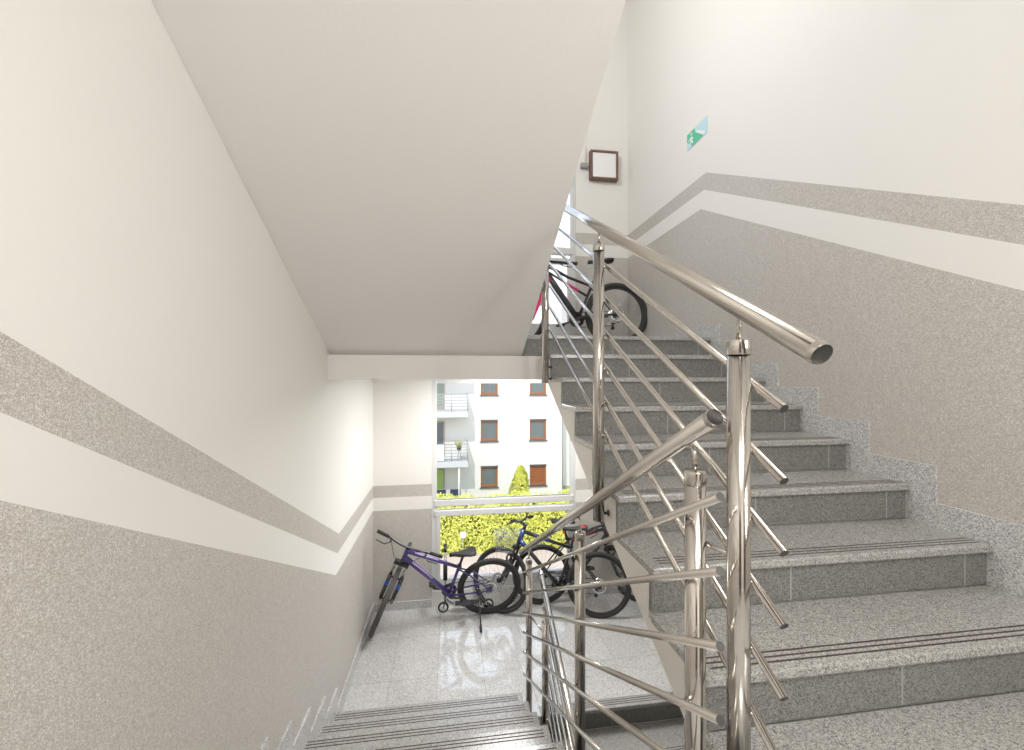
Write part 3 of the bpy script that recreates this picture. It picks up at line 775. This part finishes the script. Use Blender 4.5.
    for s_, aa in ((-1, ca), (1, ca + math.pi)):
        tip = bb + Vector((math.cos(aa)*0.17, s_*0.072, math.sin(aa)*0.17))
        mb = MB(); mb.tube([bb + Vector((0, s_*0.058, 0)), tip], [0.014, 0.011], 10); mb.build('crank_arm', P.get('crankmat', M['dark_metal']), root)
        mb = MB(); mb.rod(tip, tip + Vector((0, s_*0.10, 0)), 0.007, seg=8); mb.obox(Matrix.Translation(tip + Vector((0, s_*0.062, 0))), (0.085, 0.075, 0.018))
        mb.build('pedal', M['black_matte'], root, bevel=0.003)
    # chain
    mb = MB(); hubc = hub_r + Vector((0, -0.046, 0)); b2 = bb + Vector((0, cy - 0.002, 0))
    mb.tube([hubc + Vector((0, 0, 0.045)), b2 + Vector((0, 0, 0.083))], 0.0042, 6); mb.tube([hubc + Vector((0.015, 0, -0.11)), b2 + Vector((0.0, 0, -0.083))], 0.0042, 6)
    mb.build('chain', M['dark_metal'], root)
    # derailleur
    mb = MB(); h0 = hub_r + Vector((0.0, -0.072, -0.02))
    mb.tube([h0, h0 + Vector((0.005, -0.012, -0.045)), h0 + Vector((0.02, 0.0, -0.075))], [0.012, 0.015, 0.011], 8)
    for q in ((0.018, 0.014, -0.06), (0.028, 0.018, -0.115)):
        mb.lathe([(0.0, -0.004), (0.020, -0.004), (0.020, 0.004), (0.0, 0.004)], h0 + Vector(q), (0, 1, 0), 14)
    mb.rod(h0 + Vector((0.016, 0.006, -0.05)), h0 + Vector((0.03, 0.01, -0.125)), 0.006, seg=6)
    mb.build('derailleur', M['black_matte'], root)
    if P.get('kick'):
        k0 = hub_r*0.72 + bb*0.28 + Vector((0, 0.055, -0.005))
        w4 = root.matrix_world
        # foot on the ground on the left side
        foot_w = w4 @ (k0 + Vector(P['kick'])); foot_w.z = z + 0.008
        ft = w4.inverted() @ foot_w
        mb = MB(); mb.rod(k0, ft, 0.0085, seg=10); mb.obox(Matrix.Translation(k0), (0.05, 0.022, 0.03)); ks = mb.build('kickstand', M['black'], root)
        mb = MB(); mb.rod(ft + (k0 - ft)*0.18, ft, 0.0125, 0.014, seg=10); mb.build('rubber_foot', M['black_matte'], ks)
    if P.get('rack'):
        mb = MB(); zt = Rw*2 + 0.05
        for s_ in (-1, 1):
            mb.tube([(0.16, s_*0.055, zt), (-0.26, s_*0.055, zt)], 0.005, 8)
            mb.tube([hub_r + Vector((0, s_*0.07, 0.02)), (-0.12, s_*0.06, zt)], 0.0045, 8); mb.tube([hub_r + Vector((0, s_*0.07, 0.02)), (0.02, s_*0.06, zt)], 0.0045, 8)
        for i in range(6): mb.rod((0.14 - i*0.076, -0.055, zt), (0.14 - i*0.076, 0.055, zt), 0.004, seg=6)
        mb.build('rear_rack', M['black'], root)
    if P.get('fender'):
        for nm, hb_, sm_, a0, a1 in (('rear_mudguard', hub_r, False, 20, 190), ('front_mudguard', hub_f, True, -5 + 30, 175)):
            mb = MB(); rr = Rw + 0.018; k_ = 26; vs = []; fs = []
            for i in range(k_ + 1):
                a = R(a0 + (a1 - a0)*i/k_)
                for (dy, dr) in ((-0.030, -0.014), (-0.016, 0), (0.016, 0), (0.030, -0.014), (0.030, -0.016), (0.016, -0.003), (-0.016, -0.003), (-0.030, -0.016)):
                    vs.append(tuple(hb_ + Vector(((rr + dr)*math.cos(a), dy, (rr + dr)*math.sin(a)))))
            for i in range(k_):
                for q in range(8): fs.append((i*8 + q, i*8 + (q+1) % 8, (i+1)*8 + (q+1) % 8, (i+1)*8 + q))
            mb.add(vs, fs, 0, True)
            if sm_: mb.xform(SM)
            mb.build(nm, M['black'], root, recalc=True)
    if P.get('basket'):
        mb = MB(); c = sf + n*0.15 + Vector((0, 0, -0.27)); hx, hy, hz = 0.11, 0.16, 0.11
        for k in range(6):
            zz = c.z - hz + k*2*hz/5; f_ = 0.82 + 0.18*k/5
            q = [(c.x - hx*f_, -hy*f_, zz), (c.x + hx*f_, -hy*f_, zz), (c.x + hx*f_, hy*f_, zz), (c.x - hx*f_, hy*f_, zz)]
            for i in range(4): mb.rod(q[i], q[(i+1) % 4], 0.0032 if k == 5 else 0.0022, seg=6)
        for i in range(9):
            s_ = -1 + i/4
            for e in (-1, 1):
                mb.rod((c.x + e*hx*0.82, s_*hy*0.82, c.z - hz), (c.x + e*hx, s_*hy, c.z + hz), 0.002, seg=5)
                mb.rod((c.x + s_*hx*0.82, e*hy*0.82, c.z - hz), (c.x + s_*hx, e*hy, c.z + hz), 0.002, seg=5)
            mb.rod((c.x - hx*0.82, s_*hy*0.82, c.z - hz), (c.x + hx*0.82, s_*hy*0.82, c.z - hz), 0.002, seg=5)
        mb.xform(SM).build('wire_basket', M['wire'], root)
    if P.get('battery'):
        a = hl*0.78 + bb*0.22; b = hl*0.22 + bb*0.78
        mb = MB(); mb.tube([a, a*0.9 + b*0.1, b*0.9 + a*0.1, b], [0.030, 0.036, 0.036, 0.030], 14); mb.build('battery', M['black_matte'], root)
    if P.get('tail'):
        mb = MB(); mb.obox(Matrix.Translation(st + Vector((-0.035, 0, 0.06))), (0.02, 0.045, 0.03)); mb.build('tail_light', P['tail'], root, bevel=0.004)
    wheel_parts(root, 'rear_wheel', hub_r, Matrix.Translation(hub_r), Rw, tw, P.get('tyre', M['tyre']), P.get('disc', True), True, 28, P.get('cas', 1.0))
    wheel_parts(root, 'front_wheel', hub_f, SM @ Matrix.Translation(hub_f), Rw, tw, P.get('tyre_f', P.get('tyre', M['tyre'])), P.get('disc', True), False)
    return root

bicycle('violet mountain bike on its kickstand, front wheel turned against the left wall', (0.40, 4.615), R(180 + 2.5), R(-14), R(78), ZLOW,
        dict(R=0.345, tw=0.026, wb=1.105, seat_tube=0.36, saddle=0.475, frame=M['purple'], decal=M['lilac'], td=0.026, tt=0.020, ac=0.46, ht=0.12, kick=(0.0, 0.22, 0), tyre=M['tyre'], tyre_f=M['tyre_dusty'],
             fork=M['black'], stan=M['chrome'], fork_decal=M['blue_bright'], crank=0.12, bar_w=0.345, rise=0.02, spacer=0.055, stem=0.06))
bicycle('blue and black bicycle with wire basket, standing before the lower landing window', (1.575, 4.35), math.atan2(0.27, -1.05), R(5), R(-20), ZLOW,
        dict(R=0.345, tw=0.021, wb=1.08, seat_tube=0.47, saddle=0.63, frame=M['black'], swing=M['blue'], headmat=M['blue'], td=0.024, tt=0.02, ac=0.46, ht=0.15, tyre=M['tyre'], fork=M['black'], sus=True, crank=-0.5, bar_w=0.29, rise=0.03, spacer=0.05,
             saddle_cover=M['red'], tail=M['red'], basket=True))
bicycle('black and dark red bicycle closest to the window, behind the blue one', (1.02, 4.71), R(-2), R(-3), R(-68), ZLOW,
        dict(R=0.335, tw=0.022, wb=0.98, seat_tube=0.46, saddle=0.62, frame=M['black'], swing=M['maroon'], ac=0.44, ht=0.12, fork=M['black'], crank=0.9, bar_w=0.27, rise=0.02, tail=M['red'], disc=False))
bicycle('black and pink mountain bike on the upper landing', (1.77, 4.33), R(178), R(3), R(48), ZUP,
        dict(R=0.350, tw=0.027, cas=1.6, stem=0.03, wb=0.99, seat_tube=0.42, saddle=0.66, sa=66, frame=M['black'], mid=M['pink'], spacer=0.01, rise=0.0, td=0.03, tt=0.016, ac=0.47, ht=0.12, fork=M['pink'], crank=-0.3, bar_w=0.34, battery=True, tail=M['pink'], tbend=-0.02))

# kick scooter leaning by the window
t = thing('kick_scooter', 'small silver and black kick scooter behind the violet bike', 'scooter', (-0.09, 4.70, ZLOW))
def sw(name, x):
    mb = MB(); mb.ring((x, 0, 0.058), (0, 1, 0), 0.047, 0.013, 30, 8); w = mb.build(name, M['tyre'], t)
    mb = MB(); mb.lathe([(0.0, -0.012), (0.040, -0.012), (0.041, 0), (0.040, 0.012), (0.0, 0.012)], (x, 0, 0.058), (0, 1, 0), 20)
    for k in range(5):
        a = 2*math.pi*k/5; mb.rod((x, -0.012, 0.058), (x + 0.033*math.cos(a), -0.012, 0.058 + 0.033*math.sin(a)), 0.005, seg=6)
    mb.build('rim', M['white_plastic'], w)
sw('front_wheel', 0.0); sw('rear_wheel', 0.50)
mb = MB(); mb.box((0.11, -0.05, 0.075), (0.44, 0.05, 0.09)); mb.tube([(0.11, 0, 0.08), (0.05, 0, 0.12), (0.02, 0, 0.155)], 0.016, 10)
mb.rod((0.42, -0.03, 0.08), (0.50, -0.026, 0.06), 0.008, seg=8); mb.rod((0.42, 0.03, 0.08), (0.50, 0.026, 0.06), 0.008, seg=8)
mb.build('deck', M['chrome'], t, bevel=0.004)
mb = MB(); mb.box((0.13, -0.045, 0.0905), (0.42, 0.045, 0.093)); mb.build('grip_tape', M['black_matte'], t)
mb = MB()
for s_ in (-1, 1): mb.rod((0.0, s_*0.022, 0.058), (0.02, s_*0.02, 0.135), 0.007, seg=8)
mb.rod((0.02, -0.028, 0.135), (0.02, 0.028, 0.135), 0.010, seg=8); mb.build('fork', M['black'], t)
mb = MB(); mb.rod((0.02, 0, 0.13), (0.022, 0, 0.72), 0.0135, seg=14); stm = mb.build('stem', M['chrome'], t)
mb = MB(); mb.rod((0.0215, 0, 0.36), (0.0225, 0, 0.56), 0.024, seg=14); mb.build('stem_pad', M['black_matte'], stm)
mb = MB(); mb.rod((0.022, -0.10, 0.715), (0.022, 0.08, 0.715), 0.011, seg=12); hb = mb.build('handlebar', M['chrome'], t)
for a, b in ((-0.10, -0.02), (0.02, 0.08)):
    mb = MB(); mb.rod((0.022, a, 0.715), (0.022, b, 0.715), 0.017, seg=12); mb.build('grip', M['black_matte'], hb)

# ------------------------------------------------------------------ outside: ground, hedge, conifer, apartment house
GZ = -7.5 + EYE
mb = MB(); mb.box((-40, 6, GZ - 0.3), (60, 17.9, GZ)); struct(mb.build('ground', M['paving']), 'beige paved path below the window', 'pavement')
mb = MB(); mb.box((-40, 17.9, GZ - 0.3), (60, 80, GZ - 0.005)); struct(mb.build('ground', M['lawn']), 'lawn between hedge and the apartment house', 'lawn')
def leaves(mb, pts, size, mi):
    for (p_, nrm) in pts:
        s_ = size*random.uniform(0.6, 1.25)
        d_ = (Vector(nrm) + Vector((random.gauss(0, 0.55), random.gauss(0, 0.55), random.gauss(0.15, 0.55)))).normalized()
        a = d_.orthogonal().normalized(); a = Matrix.Rotation(random.uniform(0, 6.28), 3, d_) @ a; b = d_.cross(a)
        p_ = Vector(p_)
        mb.add([p_ - a*s_, p_ + b*s_*0.45 + d_*s_*0.12, p_ + a*s_, p_ - b*s_*0.45 + d_*s_*0.12], [(0, 1, 2, 3)], mi)
hx0, hx1, hy0, hy1, hh = -4.0, 9.0, 17.9, 19.3, 2.0
def wob(x, k): return 0.10*math.sin(x*2.1 + k) + 0.07*math.sin(x*5.3 + 2*k) + 0.04*math.sin(x*11 + k)
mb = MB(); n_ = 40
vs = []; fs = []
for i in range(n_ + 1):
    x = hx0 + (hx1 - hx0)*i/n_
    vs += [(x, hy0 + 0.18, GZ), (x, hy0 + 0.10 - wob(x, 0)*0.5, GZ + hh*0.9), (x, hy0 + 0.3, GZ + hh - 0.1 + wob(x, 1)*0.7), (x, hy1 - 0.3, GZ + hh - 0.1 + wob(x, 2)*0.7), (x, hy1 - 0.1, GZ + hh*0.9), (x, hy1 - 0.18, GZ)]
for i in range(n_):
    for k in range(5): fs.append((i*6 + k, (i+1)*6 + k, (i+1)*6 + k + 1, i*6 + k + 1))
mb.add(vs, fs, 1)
pts = []
for _ in range(21000):
    x = random.uniform(hx0, hx1)
    if random.random() < 0.62: pts.append(((x, hy0 + 0.05 - wob(x + 0, 0)*0.5 + random.uniform(-0.10, 0.1), GZ + random.uniform(0.0, hh)), (0, -1, 0.3)))
    else:
        y = random.uniform(hy0, hy1); pts.append(((x, y, GZ + hh + wob(x, 1 + (y - hy0)/(hy1 - hy0))*0.8 + random.uniform(-0.10, 0.12)), (0, -0.3, 1)))
leaves(mb, pts, 0.07, 0)
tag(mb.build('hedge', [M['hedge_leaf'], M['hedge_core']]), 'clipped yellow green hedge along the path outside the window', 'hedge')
t = thing('meter_box', 'small white box standing in the front of the hedge', 'box', (0.47, 17.60, GZ))
mb = MB(); mb.box((-0.11, -0.06, 0.80), (0.11, 0.06, 1.02)); mb.build('housing', M['white_plastic'], t, bevel=0.01)
mb = MB(); mb.rod((0, 0, 0), (0, 0, 0.80), 0.02, seg=10); mb.build('post', M['rail_grey'], t)
# conifer
cx, cy_ = 3.45, 21.0
mb = MB(); pts = []
for _ in range(3800):
    h = random.random()**0.8; rad = 0.62*(1 - h)**0.55*(0.85 + 0.3*random.random()) + 0.05; a = random.uniform(0, 6.283)
    rad *= 1 + 0.15*math.sin(3*a + 9*h)
    pts.append(((rad*math.cos(a), rad*math.sin(a), 0.1 + h*2.85), (math.cos(a), math.sin(a), 0.6)))
leaves(mb, pts, 0.085, 0)
t = thing('conifer', 'slim yellow green conifer rising above the hedge', 'tree', (cx, cy_, GZ))
mb.build('foliage', M['thuja_leaf'], t)
mb = MB(); mb.lathe([(0.36, 0.05), (0.34, 0.6), (0.24, 1.5), (0.12, 2.3), (0.02, 2.75)], (0, 0, 0), (0, 0, 1), 18); mb.rod((0, 0, -0.05), (0, 0, 0.3), 0.08)
mb.build('trunk', M['hedge_core'], t)

# apartment house
FY = 25.0
b = thing('apartment_building', 'white apartment house with brown framed windows seen through the lower window', 'building', (1.0, FY, GZ))
bl = Vector(b.location)
def P(mb): return mb.xform(Matrix.Translation(-bl))
TOPZ = 9.0
cols = ((1.72, 2.74), (4.68, 5.70)); base_top = -5.39 + EYE; HS = 2.75; WH = 1.22
holes = [(x0, x1, base_top + k*HS - WH, base_top + k*HS) for (x0, x1) in cols for k in range(5)]
doors = [(-2.3, -0.40, base_top + k*HS - 2.05, base_top + k*HS + 0.02) for k in range(5)]
xs = sorted({-6.0, 1.27, 6.68} | {h[0] for h in holes} | {h[1] for h in holes}); zs = sorted({GZ, TOPZ} | {h[2] for h in holes} | {h[3] for h in holes})
mb = MB()
for i in range(len(xs) - 1):
    for j in range(len(zs) - 1):
        xm, zm = (xs[i] + xs[i+1])/2, (zs[j] + zs[j+1])/2
        if any(h[0] < xm < h[1] and h[2] < zm < h[3] for h in holes): continue
        mb.box((xs[i], FY, zs[j]), (xs[i+1], FY + 0.3, zs[j+1]))
mb.box((6.38, FY + 0.3, GZ), (6.68, FY + 9, TOPZ)); mb.box((-6, FY + 9, GZ), (6.68, FY + 9.3, TOPZ)); mb.box((-6, FY + 0.3, GZ), (-5.7, FY + 9, TOPZ)); mb.box((-6.1, FY - 0.1, TOPZ), (6.8, FY + 9.4, TOPZ + 0.2))
mb.box((1.30, FY + 0.28, GZ), (6.37, FY + 0.34, TOPZ))
P(mb).build('facade', M['facade'], b)
for (x0, x1, z0, z1) in holes:
    mb = MB(); y0 = FY + 0.10; y1 = FY + 0.20; w_ = 0.10
    mb.box((x0, y0, z0), (x0 + w_, y1, z1)); mb.box((x1 - w_, y0, z0), (x1, y1, z1)); mb.box((x0 + w_, y0, z0), (x1 - w_, y1, z0 + w_ + 0.05)); mb.box((x0 + w_, y0, z1 - w_), (x1 - w_, y1, z1))
    wdw = P(mb).build('window_frame', M['brown_frame'], b)
    shut = x0 > 4 and abs(z1 - base_top) < 0.1
    mb = MB(); mb.box((x0 + w_, y0 + 0.04, z0 + w_), (x1 - w_, y0 + 0.07, z1 - w_))
    P(mb).build('shutter' if shut else 'pane', M['shutter'] if shut else M['pane_dark'], wdw)
    mb = MB(); mb.box((x0 - 0.06, FY - 0.07, z0 - 0.07), (x1 + 0.06, FY + 0.10, z0)); P(mb).build('window_sill', M['sill_dark'], wdw)
    mb = MB(); mb.box((x0 - 0.02, FY - 0.015, z1), (x1 + 0.02, FY + 0.10, z1 + 0.06)); P(mb).build('shutter_box', M['sill_dark'], wdw)
for k, (x0, x1, z0, z1) in enumerate(doors):
    mb = MB(); y0 = FY - 0.06; y1 = FY - 0.005; w_ = 0.09
    mb.box((x0, y0, z0), (x0 + w_, y1, z1)); mb.box((x1 - w_, y0, z0), (x1, y1, z1)); mb.box((x0 + w_, y0, z1 - w_), (x1 - w_, y1, z1)); mb.box((x0 + w_, y0, z0), (x1 - w_, y1, z0 + 0.15)); mb.box((-1.1, y0, z0 + 0.15), (-1.0, y1, z1 - w_))
    dr = P(mb).build('balcony_door', M['door_frame'], b)
    mb = MB(); mb.box((x0 + w_, y0 + 0.02, z0 + 0.15), (x1 - w_, y0 + 0.03, z1 - w_)); P(mb).build('pane', (M['pane_green'], M['pane_dark'], M['pane_sage'])[k % 3], dr)
for k in range(1, 5):
    zt = -7.62 + EYE + k*2.80 + 0.05      # balcony floor
    mb = MB(); mb.box((-3.2, FY - 1.25, zt - 0.33), (0.93, FY, zt)); bal = P(mb).build('balcony', M['facade_grey'], b)
    mb = MB(); yr = FY - 1.22
    for q in range(6):
        zz = zt + 0.12 + q*0.17
        mb.rod((-3.18, yr, zz), (0.90, yr, zz), 0.018 if q < 5 else 0.028, seg=6); mb.rod((0.90, yr, zz), (0.90, FY, zz), 0.018 if q < 5 else 0.028, seg=6)
    for x in (-3.18, -2.1, -1.05, 0.0, 0.90): mb.rod((x, yr, zt), (x, yr, zt + 0.97), 0.025, seg=6)
    P(mb).build('balcony_railing', M['rail_grey'], bal)
    if k == 1:
        mb = MB(); mb.box((-1.4, yr - 0.03, zt + 0.05), (-0.42, yr - 0.015, zt + 0.95)); P(mb).build('privacy_panel', M['facade'], bal)
mb = MB(); mb.rod((0.42, FY - 1.15, GZ), (0.42, FY - 1.15, GZ + 2.6), 0.05, seg=10); P(mb).build('support_post', M['facade'], b)
mb = MB(); mb.rod((6.72, FY + 0.2, GZ), (6.72, FY + 0.2, TOPZ), 0.06, seg=10); P(mb).build('downpipe', M['rail_grey'], b)
# flower stand on the middle balcony
zt = -7.62 + EYE + 2.80 + 0.05
zt1 = zt - 0.0
t = thing('potted_plant', 'dark pot with small plant on a stand on the white balcony', 'plant', (0.42, FY - 0.9, zt - 2.80 + 2.80))
mb = MB(); mb.lathe([(0.0, 0.55), (0.10, 0.55), (0.15, 0.82), (0.13, 0.83), (0.0, 0.80)], (0, 0, 0), (0, 0, 1), 14); mb.build('pot', M['terracotta'], t)
mb = MB()
for k in range(3):
    a = k*2.09; mb.rod((0.14*math.cos(a), 0.14*math.sin(a), 0), (0.05*math.cos(a), 0.05*math.sin(a), 0.56), 0.015, seg=6)
mb.build('stand', M['sill_dark'], t)
mb = MB(); leaves(mb, [((random.gauss(0, 0.11), random.gauss(0, 0.11), 0.95 + random.gauss(0, 0.08)), (0, 0, 1)) for _ in range(120)], 0.07, 0); mb.build('foliage', M['thuja_leaf'], t)
# patio chairs on the ground terrace
for i, (x, lab) in enumerate(((-0.62, 'dark patio chair by the green glass door, left of the two'), (0.22, 'dark patio chair beside the white balcony post'))):
    t = thing('patio_chair', lab, 'chair', (x, FY - 0.9, GZ), 'patio chairs below the balconies')
    mb = MB(); mb.box((-0.30, -0.30, 0.38), (0.30, 0.28, 0.48)); mb.build('seat', M['navy'], t, bevel=0.03)
    mb = MB(); mb.obox(Matrix.Translation((0, 0.30, 0.70)) @ Matrix.Rotation(R(-12), 4, 'X'), (0.60, 0.09, 0.60)); mb.build('backrest', M['navy'], t, bevel=0.03)
    for x_ in (-0.27, 0.27):
        for y_ in (-0.26, 0.26):
            mb = MB(); mb.rod((x_, y_, 0), (x_, y_, 0.40), 0.018, seg=8); mb.build('leg', M['sill_dark'], t)
        mb = MB(); mb.box((x_ - 0.03, -0.30, 0.58), (x_ + 0.03, 0.28, 0.62)); mb.build('armrest', M['sill_dark'], t)
# another house further back
b2 = thing('apartment_building', 'pale house further back beyond the corner of the white apartment house', 'building', (12.2, 28.0, GZ))
mb = MB(); mb.box((-5.0, 0, 0), (6, 8, 13)); mb.build('walls', M['facade'], b2)
for zz in (1.2, 4.0, 6.8, 9.6):
    for xx in (-1.0, 2.0):
        mb = MB(); mb.box((xx, -0.06, zz), (xx + 1.1, 0.02, zz + 1.3)); f_ = mb.build('window_frame', M['brown_frame'], b2)
        mb = MB(); mb.box((xx + 0.09, -0.075, zz + 0.09), (xx + 1.01, -0.058, zz + 1.21)); mb.build('pane', M['pane_dark'], f_)
